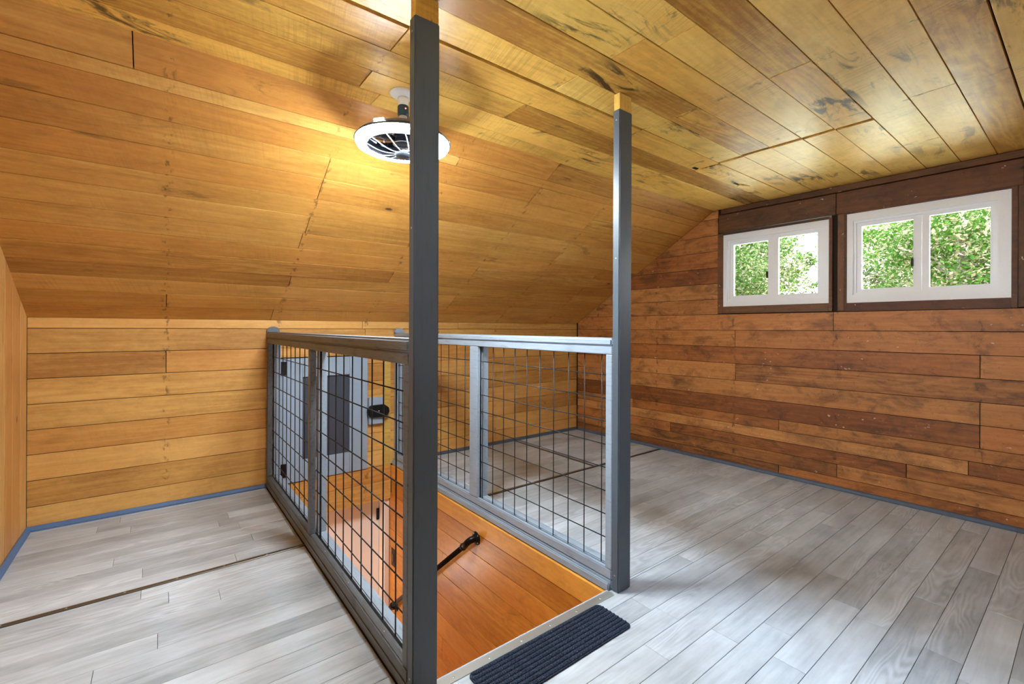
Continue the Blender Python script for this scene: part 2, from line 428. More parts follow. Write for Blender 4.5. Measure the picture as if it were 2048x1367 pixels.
ceiling = struct(link('ceiling', mesh_of(ce, 'ceiling'), BACK))
# slope behind the camera, boarded in one piece
bs = bmesh.new()
add_quad_slab(bs, [(XL-.2, YB2+.02, ZC), (4.35, YB2+.02, ZC), (4.35, YBK-.1, ZK-.06), (XL-.2, YBK-.1, ZK-.06)], (0, 0, .09))
struct(link('ceiling_back', mesh_of(bs, 'ceiling_back'), W_SLOPE))
RAFT = [.028, .705, 1.385, 2.06, 2.74, 3.42]
def row_cuts(x0, x1, forced=None, pr=.5):
    cs = list(forced or [])
    if forced is None:
        cs = sorted(random.sample(RAFT, random.choice([1, 1, 2])))
        cs = [c for i, c in enumerate(cs) if i == 0 or c-cs[i-1] > .9]
    return [x0]+sorted(cs)+[x1]
# flat ceiling rows (Y boundaries) and where their boards meet
FY_ = [2.155, 2.03, 1.865, 1.69, 1.515, 1.36, 1.195, 1.03, .873, .708, .545, .385, .225, .06]
FC = {0: [.80], 1: [.70, 2.74], 2: [1.385], 3: [.705, 2.06], 4: [1.405], 5: [.028, 2.06], 6: [1.42], 7: [.705, 1.50], 8: [2.06], 9: [.705], 10: [2.74], 11: [1.385], 12: [2.06]}
for i in range(len(FY_)-1):
    y1, y0 = FY_[i], FY_[i+1]
    cs = row_cuts(XL-.01, None or 9, FC.get(i)); cs[-1] = 9
    cutgap = {}
    if .70 < (y0+y1)/2 < 1.64:
        t = (1.62-(y0+y1)/2)/.9; xc = 2.85 + .05*abs(t-.45)
        cs = [c for c in cs if abs(c-xc) > .45] if True else cs
        cs = sorted(cs+[xc]); cutgap[xc] = .017 if i != 3 else .008
    for a, b in zip(cs, cs[1:]):
        ga = cutgap.get(a, GAP); gb = cutgap.get(b, GAP); g0 = g1 = GAP
        if i == 3 and a < 1.5 and b > .5: g0 = .011
        if i == 4 and a < 1.6 and b > .5: g1 = .006
        if i == 11: g0 = .004
        if i == 12: g1 = .003
        xb0, xb1 = (xr(y0), xr(y1)) if b > 8 else (b-gb, b-gb)
        board('ceiling_board', [(a+ga, y0+g0), (xb0, y0+g0), (xb1, y1-g1), (a+ga, y1-g1)], (0, 0, ZC), (1, 0, 0), (0, 1, 0), (0, 0, -1), .02, W_CEIL, ceiling, ch=.0009, lift=jit(.0015))
for x, y_, lx, ly in ((2.80, 1.655, .05, .022), (3.33, 1.645, .06, .02)):
    box('knot_hole', (x, y_-ly/2, ZC-.0035), (x+lx, y_+ly/2, ZC-.0005), BACK, ceiling, .001)
    bm = bmesh.new(); add_box(bm, (0, -.014, -.012), (.11, .014, 0))
    for v_ in bm.verts:
        if v_.co.x > .05: v_.co.z *= .15; v_.co.y *= .5
    link('splinter', mesh_of(bm, 'splinter'), W_CEIL, ceiling, Matrix.Translation((x+lx, y_-.006, ZC-.001)) @ Matrix.Rotation(-.25, 4, 'Z'))
# sloped ceiling rows
SS = [0, .15, .292, .436, .565, .713, .854, .997, 1.153, 1.293, 1.451, 1.601, 1.744, 1.81, SLEN+.004]
SC = {0: [.66], 1: [.034, 2.74], 2: [2.06], 3: [.705, 3.42], 4: [1.385], 5: [2.06], 6: [.69, 3.42], 7: [.70, 2.74], 8: [1.385], 9: [.704], 10: [.705, 2.74], 11: [2.06], 12: [1.385], 13: [-.082, 2.06]}
for i in range(len(SS)-1):
    s0, s1 = SS[i], SS[i+1]; cs = [XL-.01]+SC[i]+[9]
    for a, b in zip(cs, cs[1:]):
        ya = SA.y+ST.y*s0; yb = SA.y+ST.y*s1
        x0, x1 = (xr(ya), xr(yb)) if b > 8 else (b-GAP, b-GAP)
        board('slope_board', [(a+GAP, s0+GAP), (x0, s0+GAP), (x1, s1-GAP), (a+GAP, s1-GAP)], SA, (1, 0, 0), ST, SN, .02, W_SLOPE, ceiling, ch=.0007, lift=jit(.0015))

# --- far knee wall
wf = struct(boxes('wall_far', [((XL-.15, YF+.021, -.05), (4.1, YF+.09, 1.35)), ((XL-.15, YF+.021, -.3), (.74, YF+.09, -.05)), ((1.62, YF+.021, -.3), (4.1, YF+.09, -.05)), ((.74, YF+.021, -.28), (1.62, YF+.09, -.05))], BACK))
FZ = [0.0, .14, .293, .446, .591, .742, .892, 1.040, 1.189, ZK+.002]
FJ = {0: [2.06], 1: [1.385], 2: [3.0], 3: [2.74], 4: [.705, 3.4], 5: [2.06], 6: [.035, 2.74], 7: [1.385], 8: [1.36, 2.3]}
AD = (.715, 1.405, -.002, .965)       # access door in the knee wall
for i in range(len(FZ)-1):
    z0, z1 = FZ[i], FZ[i+1]; tilt = .006
    cs = [XL]+FJ[i]+[3.95]
    for a, b in zip(cs, cs[1:]):
        pieces = [(a, b)]
        if z0 < AD[3]-.02:
            pieces = []
            if a < AD[0]: pieces.append((a, min(b, AD[0])))
            if b > AD[1]: pieces.append((max(a, AD[1]), b))
        for p, q in pieces:
            if q-p < .03: continue
            board('wall_board', [(p+GAP, z0+GAP), (q-GAP, z0+GAP), (q-GAP, z1-GAP), (p+GAP, z1-GAP)], (0, YF, 0), (1, 0, 0), (0, 0, 1), (0, -1, 0), .02, W_FAR, wf, lift=jit(.001))
# piece of board above the access door, up to its next joint
board('wall_board', [(AD[0]+GAP, .967), (AD[1]-GAP, .967), (AD[1]-GAP, 1.039), (AD[0]+GAP, 1.039)], (0, YF, 0), (1, 0, 0), (0, 0, 1), (0, -1, 0), .02, W_FAR, wf)
# header boards below floor level at the end of the stairwell
for z0, z1 in ((-.135, -.004), (-.298, -.137)):
    board('header_board', [(.728, z0), (1.616, z0), (1.616, z1), (.728, z1)], (0, YF-.008, 0), (1, 0, 0), (0, 0, 1), (0, -1, 0), .03, W_FAR, wf, ch=.003)
board('corner_strip', [(1.545, -.004), (1.612, -.004), (1.612, 1.07), (1.545, 1.07)], (0, YF-.004, 0), (1, 0, 0), (0, 0, 1), (0, -1, 0), .012, W_STRIP, wf)

# --- left end wall (upright boards under the slope)
bm = bmesh.new()
def prism(bm, poly, mk, d):
    a = [bm.verts.new(mk(*p)) for p in poly]; b = [bm.verts.new(mk(*p)+Vector(d)) for p in poly]
    bm.faces.new(a); bm.faces.new(b[::-1])
    for i in range(len(poly)): bm.faces.new((a[i], a[(i+1) % len(poly)], b[(i+1) % len(poly)], b[i]))
# window openings, in u along the window wall
WIN = [(1.735, 2.545, 1.40, 2.038), (2.656, 3.480, 1.396, 2.052)]
gable = [(YBK, -.2), (YF, -.2), (YF, ZK+.02), (YB, ZC+.02), (YB2, ZC+.02), (YBK, ZK+.02)]
FILL_WIN = [(-.22, .60)]       # unseen window behind the camera, added to bring more daylight into the room
def ranges_with_holes(holes, lo, hi):
    out = []; c = lo
    for a, b in sorted(holes): out.append((c, a, None)); out.append((a, b, 1)); c = b
    out.append((c, hi, None)); return out
for a, b, h in ranges_with_holes(FILL_WIN, YBK-.1, YF+.1):
    for z0, z1 in ([(-.2, 1.4), (2.04, 3)] if h else [(-.2, 3)]):
        p = [(a, z0), (b, z0), (b, z1), (a, z1)]
        p = clip(p, lambda y, z: ZC+.03-z); p = clip(p, lambda y, z: (ZK+.03)+(YF-y)*(ZC-ZK)/(YF-YB)-z); p = clip(p, lambda y, z: (ZK+.03)+(y-YBK)*(ZC-ZK)/(YB2-YBK)-z)
        if len(p) > 2: prism(bm, p, lambda y, z: Vector((XL-.021, y, z)), (-.08, 0, 0))
wl = struct(link('wall_left', mesh_of(bm, 'wall_left'), BACK))
y = YF-.002; i = 0
while y > YBK+.01:
    wdt = [.148, .17, .15, .16][i % 4]; i += 1
    ya = max(y-wdt, YBK+.002)
    segs = [(.0, 3)]
    for a, b in FILL_WIN:
        if ya < b and y > a: segs = [(.0, 1.36), (2.08, 3)]
    for z0, z1 in segs:
        p = [(ya+GAP, z0), (y-GAP, z0), (y-GAP, z1), (ya+GAP, z1)]
        p = clip(p, lambda yy, z: ZC-.002-z); p = clip(p, lambda yy, z: ZK+(YF-yy)*(ZC-ZK)/(YF-YB)-z); p = clip(p, lambda yy, z: ZK+(yy-YBK)*(ZC-ZK)/(YB2-YBK)-z)
        if len(p) > 2 and area(p) > .003:
            q = [(b_, a_) for a_, b_ in p]     # grain upright
            board('wall_board', q, (XL, 0, 0), (0, 0, 1), (0, 1, 0), (1, 0, 0), .02, W_LEFT, wl, lift=jit(.001))
    y = ya
# --- wall behind the camera
struct(boxes('wall_back', [((XL-.15, YBK-.09, -.2), (4.3, YBK, ZK+.05))], W_LEFT))

# --- window wall
def R(u, z, d=0.0): return RA + RU*u + RN*d + Vector((0, 0, z))
bm = bmesh.new()
for a, b, h in ranges_with_holes([(x[0]-.012, x[1]+.012) for x in WIN], -.15, 5.6):
    for z0, z1 in ([(-.25, 1.385), (2.062, 3)] if h else [(-.25, 3)]):
        p = [(a, z0), (b, z0), (b, z1), (a, z1)]
        fz = lambda u: (ZK+.03)+(YF-(3.804-u*.9995))*(ZC-ZK)/(YF-YB)
        p = clip(p, lambda u, z: ZC+.03-z); p = clip(p, lambda u, z: fz(u)-z)
        p = clip(p, lambda u, z: (ZK+.03)+((3.804-u*.9995)-YBK)*(ZC-ZK)/(YB2-YBK)-z)
        if len(p) > 2: prism(bm, p, lambda u, z: R(u, z, -.021), -RN*.075)
wr = struct(link('wall_right', mesh_of(bm, 'wall_right'), BACK))
RZ = [0.0, .09, .19, .283, .372, .46, .606, .750, .898, 1.043, 1.190, 1.332, 1.47, 1.612, 1.755, 1.905, 2.05, 2.2, ZC]
RJ = {1: [2.6], 2: [1.22, 3.0], 3: [3.3], 4: [1.9], 5: [3.35], 6: [1.85, 3.42], 7: [], 8: [1.85, 3.35], 9: [1.86], 10: [2.575], 11: [2.43], 12: [], 0: [2.2]}
RJ[7] = [1.85]; RJ[6] = [3.35]; RJ[5] = [3.35]; RJ[8] = [3.35]; RJ[9] = [1.845]; RJ[4] = [.78, 2.2]
slope_z = lambda u: ZK+(YF-(3.804-u*.9995))*(ZC-ZK)/(YF-YB)
slope_zb = lambda u: ZK+((3.804-u*.9995)-YBK)*(ZC-ZK)/(YB2-YBK)
for i in range(len(RZ)-1):
    z0, z1 = RZ[i], RZ[i+1]
    cs = [0.0]+RJ.get(i, [])+[5.41]
    for a, b in zip(cs, cs[1:]):
        pcs = [(a, b)]
        if z0 > 1.30:
            pcs = []
            if a < 1.69: pcs.append((a, min(b, 1.69)))
            if b > 3.535: pcs.append((max(a, 3.535), b))
        for p0, p1 in pcs:
            p = [(p0+GAP, z0+GAP), (p1-GAP, z0+GAP), (p1-GAP, z1-GAP), (p0+GAP, z1-GAP)]
            p = clip(p, lambda u, z: slope_z(u)-.001-z); p = clip(p, lambda u, z: slope_zb(u)-.001-z)
            if len(p) > 2 and area(p) > .0015:
                board('wall_board', p, RA, RU, (0, 0, 1), RN, .02, W_RIGHT, wr, lift=jit(.0012))
# header boards, cornice strip and post between the windows
for u0, u1 in ((1.70, 2.590), (2.593, 3.53)):
    board('header_board', [(u0, 2.062), (u1, 2.062), (u1, 2.221), (u0, 2.221)], RA, RU, (0, 0, 1), RN, .03, W_TRIM if u0 < 2 else W_TRIM, wr, ch=.003, lift=.008)
board('cornice_strip', [(1.72, 2.226), (3.75, 2.226), (3.75, ZC-.002), (1.72, ZC-.002)], RA, RU, (0, 0, 1), RN, .02, W_TRIM, wr, ch=.004, lift=.014)
board('post_board', [(1.338, 2.602), (2.060, 2.602), (2.060, 2.645), (1.338, 2.645)], RA, (0, 0, 1), RU, RN, .03, W_TRIM, wr, ch=.003, lift=.012)
board('trim_board', [(1.337, 3.507), (2.062, 3.507), (2.062, 3.535), (1.337, 3.535)], RA, (0, 0, 1), RU, RN, .02, W_TRIM, wr, ch=.002, lift=.004)

# --- windows: white sliding units set into the wall, brown stops around them
def rbox(name, u0, u1, z0, z1, d0, d1, mat, parent, bev=.003):
    c = R((u0+u1)/2, (z0+z1)/2, (d0+d1)/2)
    bm = bmesh.new(); add_box(bm, (-(u1-u0)/2, -(z1-z0)/2, -(d1-d0)/2), ((u1-u0)/2, (z1-z0)/2, (d1-d0)/2))
    if bev: bmesh.ops.bevel(bm, geom=bm.edges[:], offset=bev, segments=2, affect='EDGES', clamp_overlap=True)
    mw = Matrix((RU, Vector((0, 0, 1)), RU.cross(Vector((0, 0, 1))))).transposed().to_4x4()
    if RU.cross(Vector((0, 0, 1))).dot(RN) < 0:
        mw = Matrix((-RU, Vector((0, 0, 1)), RN)).transposed().to_4x4()
    mw.translation = c
    return link(name, mesh_of(bm, name), mat, parent, mw)
for k, (u0, u1, z0, z1) in enumerate(WIN):
    fr = .052 if k == 0 else .058
    # outer frame as one ring
    bm = bmesh.new()
    def ringbox(bm, u0, u1, z0, z1, wl_, wr_, wb, wt, d0, d1):
        for lo, hi in (((u0, z0), (u0+wl_, z1)), ((u1-wr_, z0), (u1, z1)), ((u0+wl_, z0), (u1-wr_, z0+wb)), ((u0+wl_, z1-wt), (u1-wr_, z1))):
            pts = [(lo[0], lo[1]), (hi[0], lo[1]), (hi[0], hi[1]), (lo[0], hi[1])]
            prism(bm, pts, lambda u, z: R(u, z, d1), RN*(d0-d1))
    ringbox(bm, u0, u1, z0, z1, fr*.62, fr, fr, fr*.95, -.075, -.008)
    win = struct(link('window_%d' % (k+1), mesh_of(bm, 'window_frame'), VINYL))
    um = u0 + (u1-u0)*.475
    # inner step of the frame
    bm = bmesh.new(); a0, a1, b0, b1 = u0+fr*.62, u1-fr, z0+fr, z1-fr*.95
    ringbox(bm, a0, a1, b0, b1, .016, .016, .016, .016, -.070, -.026)
    link('frame_step', mesh_of(bm, 'frame_step'), VINYL, win)
    bm = bmesh.new(); ringbox(bm, a0+.016, um+.022, b0+.016, b1-.016, .030, .044, .026, .026, -.062, -.040)
    s1 = link('sash', mesh_of(bm, 'sash'), VINYL, win)
    bm = bmesh.new(); ringbox(bm, um+.024, a1-.016, b0+.016, b1-.016, .038, .016, .018, .018, -.052, -.030)
    s2 = link('sash', mesh_of(bm, 'sash'), VINYL, win)
    rbox('pane', a0+.046, um-.022, b0+.042, b1-.042, -.053, -.050, GLASS, s1, 0)
    rbox('pane', um+.062, a1-.032, b0+.034, b1-.034, -.043, -.040, GLASS, s2, 0)
    rbox('latch', um-.032, um-.020, z0+.36*(z1-z0), z0+.36*(z1-z0)+.055, -.042, -.024, BLACK, s1, .002)
    # brown wooden stops
    for nm, a, b, c, d in (('stop', u0-.045, u0, z0-.062, z1+.015), ('stop', u1, u1+(.022 if k == 0 else .026), z0-.062, z1+.012), ('sill', u0, u1, z0-.062, z0), ('stop', u0, u1, z1, z1+.016)):
        s = rbox(nm, a, b, c, d, -.06, .006, W_TRIM, win, .003)
# the added fill window in the left end wall
for k, (y0, y1) in enumerate(FILL_WIN):
    bm = bmesh.new()
    for lo, hi in (((y0, 1.4), (y0+.05, 2.04)), ((y1-.05, 1.4), (y1, 2.04)), ((y0+.05, 1.4), (y1-.05, 1.45)), ((y0+.05, 1.99), (y1-.05, 2.04)), (((y0+y1)/2-.03, 1.45), ((y0+y1)/2+.03, 1.99))):
        add_box(bm, (XL-.08, lo[0], lo[1]), (XL-.01, hi[0], hi[1]))
    win = struct(link('window_%d' % (k+3), mesh_of(bm, 'window_frame'), VINYL))
    for a, b in ((y0+.05, (y0+y1)/2-.03), ((y0+y1)/2+.03, y1-.05)):
        box('pane', (XL-.05, a, 1.45), (XL-.047, b, 1.99), GLASS, win)
    for nm, lo, hi in (('sill', (XL-.06, y0-.04, 1.355), (XL+.006, y1+.04, 1.4)), ('stop', (XL-.06, y0-.04, 2.04), (XL+.006, y1+.04, 2.085)), ('stop', (XL-.06, y0-.04, 1.4), (XL+.006, y0, 2.04)), ('stop', (XL-.06, y1, 1.4), (XL+.006, y1+.04, 2.04))):
        box(nm, lo, hi, W_TRIM, win, .003)

# --- baseboards: small painted mouldings
def moulding(name, pts, nrm, mat):
    """pts: two world points on the floor at the wall, nrm: direction into the room"""
    a, b = Vector(pts[0]), Vector(pts[1]); n = Vector(nrm)
    prof = [(0, 0), (.020, 0), (.020, .010), (.014, .020), (.008, .026), (0, .028)]
    bm = bmesh.new(); r = [[bm.verts.new(p + n*x + Vector((0, 0, z))) for x, z in prof] for p in (a, b)]
    m = len(prof)
    for i in range(m): bm.faces.new((r[0][i], r[0][(i+1) % m], r[1][(i+1) % m], r[1][i]))
    bm.faces.new(r[0][::-1]); bm.faces.new(r[1])
    return struct(link(name, mesh_of(bm, name), mat))
moulding('baseboard_far_left', ((XL, YF-.002, .0005), (.636, YF-.002, .0005)), (0, -1, 0), BASE_L)
moulding('baseboard_far_right', ((1.735, YF-.002, .0005), (3.935, YF-.002, .0005)), (0, -1, 0), BASE_R)
moulding('baseboard_left', ((XL+.002, YF-.02, .0005), (XL+.002, YBK, .0005)), (1, 0, 0), BASE_L)
p0 = R(.02, .0005, .002); p1 = R(5.40, .0005, .002)
moulding('baseboard_right', (p0, p1), RN, BASE_R)

# --- stairwell shaft: right wall of boards, left and near walls, landing floor, steps
sw = struct(boxes('wall_stair_right', [((1.640, 1.30, -2.5), (1.70, 4.1, -.012))], BACK))
SZ = [-.008, -.122, -.262, -.417, -.572, -.735, -.877, -1.035, -1.192, -1.355, -1.505, -1.66, -1.81, -1.97, -2.12, -2.28, -2.45]
for i in range(len(SZ)-1):
    z1, z0 = SZ[i], SZ[i+1]
    for a, b in (((1.375, 2.9), (2.903, 3.96)) if i in (3, 7) else ((1.375, 3.8205 if i < 2 else 3.96),)):
        board('wall_board', [(a, z0+.001), (b, z0+.001), (b, z1-.001), (a, z1-.001)], (1.620, 0, 0), (0, 1, 0), (0, 0, 1), (-1, 0, 0), .02, W_STAIR, sw, lift=jit(.0015)+(.004 if i == 0 else 0), ch=.002)
struct(boxes('wall_stair_left', [((.66, 1.30, -2.5), (.724, 4.1, -.222))], W_STAIR))
struct(boxes('wall_stair_near', [((.66, 1.24, -2.5), (1.66, 1.30, -.222))], W_STAIR))
struct(boxes('floor_landing', [((.60, 1.2, -2.56), (1.75, 4.3, -2.5))], FLOOR))
steps = struct(link('stair_steps', mesh_of((lambda b: (add_box(b, (.73, 1.31, -2.49), (.76, 3.6, -2.3)), b)[1])(bmesh.new()), 'stair_steps'), W_STAIR))
for i in range(11):
    z = -.02-(i+1)*.2; yy = 1.34+i*.2
    board('step_tread', [(.73, yy), (1.615, yy), (1.615, yy+.245), (.73, yy+.245)], (0, 0, z), (1, 0, 0), (0, 1, 0), (0, 0, 1), .03, W_STAIR, steps)
    if i: board('step_riser', [(.73, z-.165), (1.615, z-.165), (1.615, z-.031), (.73, z-.031)], (0, yy+.225, 0), (1, 0, 0), (0, 0, 1), (0, 1, 0), .015, W_STAIR, steps)

# cream door at the foot of the stairs
dr = struct(boxes('door_2', [((.70, 3.97, -2.5), (1.566, 4.005, -.315))], DOORW))
for zz in (-.47, -1.4, -2.2): box('hinge', (1.542, 3.958, zz-.05), (1.566, 3.972, zz+.05), BLACK, dr, .002)
box('jamb', (1.570, 3.85, -2.5), (1.615, 4.018, -.302), DOORW, dr, .003)
box('head_jamb', (.70, 3.93, -.312), (1.566, 4.02, -.301), DOORW, dr)
struct(boxes('wall_stair_end', [((.60, 4.02, -2.5), (1.75, 4.08, .0)), ((.60, 3.93, -.30), (1.75, 4.02, -.02))], BACK))

# --- access door in the knee wall
bm = bmesh.new()
def rectring(bm, x0, x1, z0, z1, a, b, c, d, y0, y1):
    for lo, hi in (((x0, z0), (x0+a, z1)), ((x1-b, z0), (x1, z1)), ((x0+a, z0), (x1-b, z0+c)), ((x0+a, z1-d), (x1-b, z1))):
        add_box(bm, (lo[0], y0, lo[1]), (hi[0], y1, hi[1]))
ad = struct(boxes('door_1', [((AD[0]+.004, YF-.004, .002), (AD[1]-.004, YF+.018, .96))], PANEL))
for nm, lo, hi in (('stile', (.720, 0, .003), (.885, 0, .960)), ('stile', (1.250, 0, .003), (1.400, 0, .960)), ('rail', (.886, 0, .003), (1.249, 0, .166)), ('rail', (.886, 0, .812), (1.249, 0, .960))):
    box(nm, (lo[0], YF-.022, lo[2]), (hi[0], YF-.004, hi[2]), PAINT_DOOR, ad, .002)
for z in (.105, .885):
    h = box('hinge', (.722, YF-.030, z-.052), (.770, YF-.022, z+.052), BLACK, ad, .002)
    tube('pin', [(.722, YF-.032, z-.052), (.722, YF-.032, z+.052)], .006, BLACK, h)
tl = empty('turn_latch', (1.47, YF-.005, .49), 'black turn button on a pale grey block beside the small access door', 'latch')
box('block', (1.407, YF-.040, .375), (1.540, YF-.003, .602), PAINT_DOOR, tl, .004)
bm = bmesh.new()
oct_ = [(-.096, -.012), (-.070, -.050), (.066, -.056), (.098, -.018), (.092, .022), (.050, .052), (-.066, .050), (-.094, .024)]
prism(bm, oct_, lambda x, z: Vector((x, 0, z)), (0, -.030, 0)); bmesh.ops.bevel(bm, geom=bm.edges[:], offset=.005, segments=2, affect='EDGES', clamp_overlap=True)
kb = link('turn_button', mesh_of(bm, 'turn_button'), BLACK, tl, Matrix.Translation((1.480, YF-.041, .490)))
lathe('screw', [(0, .003), (.006, .002), (.007, 0)], (1.480, YF-.072, .49), SCREW, kb, 12, Matrix.Rotation(math.pi/2, 3, 'X'))

# --- seam strips on the floor
def strip(n, lo, hi, sc):
    o = struct(box('trim_%d' % n, lo, hi, STRIPM, None, .002))
    for p in sc: lathe('screw', [(0, .0016), (.004, .001), (.005, 0)], p, SCREW, o, 8)
strip(1, (XL+.03, 2.670, 0), (.634, 2.696, .005), [(x, 2.683, .005) for x in (-.5, -.31, -.12, .07, .26, .45)])
strip(2, (1.738, 2.676, 0), (3.94, 2.698, .005), [(x, 2.687, .005) for x in (1.9, 2.3, 2.7, 3.3, 3.7)])
strip(3, (2.986, 2.70, 0), (3.012, 3.808, .005), [(2.999, y, .005) for y in (2.85, 3.2, 3.55)])

# ------------------------------------------------------------------ posts and railings
def post(x0, label):
    p = empty('support_post', (x0+.0445, 1.35, 0), label, 'post', 'painted posts at the head of the stairs')
    box('upright', (x0, 1.331, .001), (x0+.089, 1.3705, 2.197), PAINT, p, .004, 2)
    box('packing_block', (x0+.003, 1.334, 2.1975), (x0+.086, 1.3675, ZC-.0022), W_CEIL, p, .001)
    for dx, z in ((.025, 1.134), (.068, 1.128), (.077, 1.142)):
        lathe('bolt_hole', [(0, -.0005), (.0032, -.0008)], (x0+dx, 1.3306, z), BLACK, p, 10, Matrix.Rotation(math.pi/2, 3, 'X'))
    for z in (.075, 1.52, 2.15):
        lathe('screw', [(0, .001), (.0035, .0006), (.004, 0)], (x0-.0002, 1.351, z), SCREW, p, 10, Matrix.Rotation(-math.pi/2, 3, 'Y'))
    return p
post(.637, 'grey painted post nearest the camera, ending the left railing')
post(1.643, 'grey painted post beside the striped mat, ending the right railing')

ZW = [.98, .87, .76, .65, .54, .43, .32, .21]
def railing(x0, x1, top, label, verts, mid, inner_sign, midlen, trim):
    """wire mesh held between two frames of painted strips; x0..x1 is the full width"""
    r = empty('railing', ((x0+x1)/2, 2.6, 0), label, 'railing', 'wire mesh railings around the stairwell')
    ya, yb = 1.3715, YF-.004; PR = PAINT_RAIL if trim else PAINT_WORN_SHADE
    xm = (x0+x1)/2 + (-.006 if inner_sign > 0 else -.014)
    a0, a1, b0, b1 = x0, xm-.006, xm+.006, x1          # the strips either side of the mesh
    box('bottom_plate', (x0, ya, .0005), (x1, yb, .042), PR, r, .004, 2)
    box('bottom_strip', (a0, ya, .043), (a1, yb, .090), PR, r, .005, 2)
    box('bottom_strip', (b0, ya, .043), (b1, yb, .090), PAINT_RAIL, r, .005, 2)  # left railing: paler inner side has the lamp light painted in
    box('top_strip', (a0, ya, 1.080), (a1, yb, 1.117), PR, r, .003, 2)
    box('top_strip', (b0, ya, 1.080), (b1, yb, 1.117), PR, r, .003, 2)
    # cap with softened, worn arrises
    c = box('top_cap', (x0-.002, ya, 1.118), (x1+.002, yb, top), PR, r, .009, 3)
    # uprights of the two frames
    def upright(y0, y1, d0=0, d1=0):
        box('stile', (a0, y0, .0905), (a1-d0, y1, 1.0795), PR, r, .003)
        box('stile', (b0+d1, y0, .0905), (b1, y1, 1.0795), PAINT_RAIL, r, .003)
    upright(ya, ya+.038); upright(*mid); upright(yb-.042, yb)
    # rounded board end against the knee wall
    bm = bmesh.new(); n = 14; wd = .043
    pts = [(-wd, 0)] + [(wd*math.cos(math.pi*(1-k/n)), .005+.036*math.sin(math.pi*k/n)) for k in range(n+1)] + [(wd, 0)]
    prism(bm, pts, lambda x, z: Vector((x, 0, z)), (0, -.03, 0))
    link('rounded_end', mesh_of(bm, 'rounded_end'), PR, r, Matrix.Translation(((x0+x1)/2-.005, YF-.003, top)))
    # the wires, each one a rod
    hv = mesh_of(tube_mesh([(0, 0, 0), (0, 0, 1.0)], .0027, 6), 'wire_upright', True); hv.materials.append(WIRE)
    hh = mesh_of(tube_mesh([(0, 0, 0), (0, yb-ya-.004, 0)], .0027, 6), 'wire_level', True); hh.materials.append(WIRE)
    for y in verts: link('wire', hv, None, r, Matrix.Translation((xm, y, .088)))
    for z in ZW: link('wire', hh, None, r, Matrix.Translation((xm-.0045*inner_sign, ya+.002, z)))
    if trim:
        t = box('edge_trim', (x0-.018, ya+.004, -.006), (x0-.0005, yb, .032), PR, r, .005, 2)
    for y in (1.6, 2.0, 2.35, 2.9, 3.3):
        lathe('screw', [(0, .001), (.003, .0006), (.0035, 0)], ((a0+a1)/2, y, .0902), SCREW, r, 8)
    return r
lv = [2.415-.12*k for k in range(-0, 9)] + [2.549, 2.568] + [2.903+.1215*k for k in range(8)]
lv = [v*.985 for v in lv if v*.985 < YF-.02 and v*.985 > 1.39]
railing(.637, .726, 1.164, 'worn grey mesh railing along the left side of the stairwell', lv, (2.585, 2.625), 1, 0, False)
rv = [1.452+.1118*k for k in range(9)] + [2.464, 2.484] + [2.68+.113*k for k in range(11)]
rv = [v*1.004 for v in rv if v*1.004 < YF-.02]
railing(1.644, 1.733, 1.156, 'pale grey mesh railing along the right side of the stairwell', rv, (2.492, 2.585), -1, 0, True)

# --- threshold strip and tread mat
th = struct(boxes('trim_4', [((.728, 1.336, 0), (1.622, 1.374, .0035)), ((.728, 1.3705, -.03), (1.622, 1.374, 0))], ALU))
for x in (.80, .95, 1.10, 1.25, 1.40, 1.55): lathe('screw', [(0, .0015), (.004, .001), (.005, 0)], (x, 1.353, .0035), SCREW, th, 10)
mt = empty('tread_mat', (1.175, 1.24, 0), 'dark blue ribbed carpet tread mat on the floor at the stair head', 'mat')
mx0, mx1, my0, my1, rc = .842, 1.510, 1.150, 1.332, .022
bm = bmesh.new(); pts = []
for cx, cy, a0 in ((mx1-rc, my1-rc, 0), (mx0+rc, my1-rc, 90), (mx0+rc, my0+rc, 180), (mx1-rc, my0+rc, 270)):
    for k in range(6): pts.append((cx-1.176+rc*math.cos(math.radians(a0+k*18)), cy-1.241+rc*math.sin(math.radians(a0+k*18))))
prism(bm, pts, lambda x, y: Vector((x, y, .001)), (0, 0, .005))
link('backing', mesh_of(bm, 'backing'), CARPET, mt, Matrix.Translation((1.176, 1.241, 0)))
nr = 9; pit = (my1-my0-.004)/nr
for k in range(nr):
    y = my0+.002+pit*(k+.5); edge = .013 if k in (0, nr-1) else .002
    L = mx1-mx0-2*edge; bm = bmesh.new(); n = 6; R0 = []
    nx = 40
    for i in range(nx+1):
        x = -L/2+L*i/nx; e = min(1, min(i, nx-i)/1.0)*.35+.65
        R0.append([bm.verts.new((x, math.cos(math.pi*j/n)*pit*.40*e, .0055+math.sin(math.pi*j/n)*.0075*e+jit(.0005))) for j in range(n+1)])
    for A_, B_ in zip(R0, R0[1:]):
        for j in range(n): bm.faces.new((A_[j], A_[j+1], B_[j+1], B_[j]))
    bm.faces.new(R0[0]); bm.faces.new(R0[-1][::-1])
    link('rib', mesh_of(bm, 'rib', True), CARPET, mt, Matrix.Translation(((mx0+mx1)/2, y, 0)))

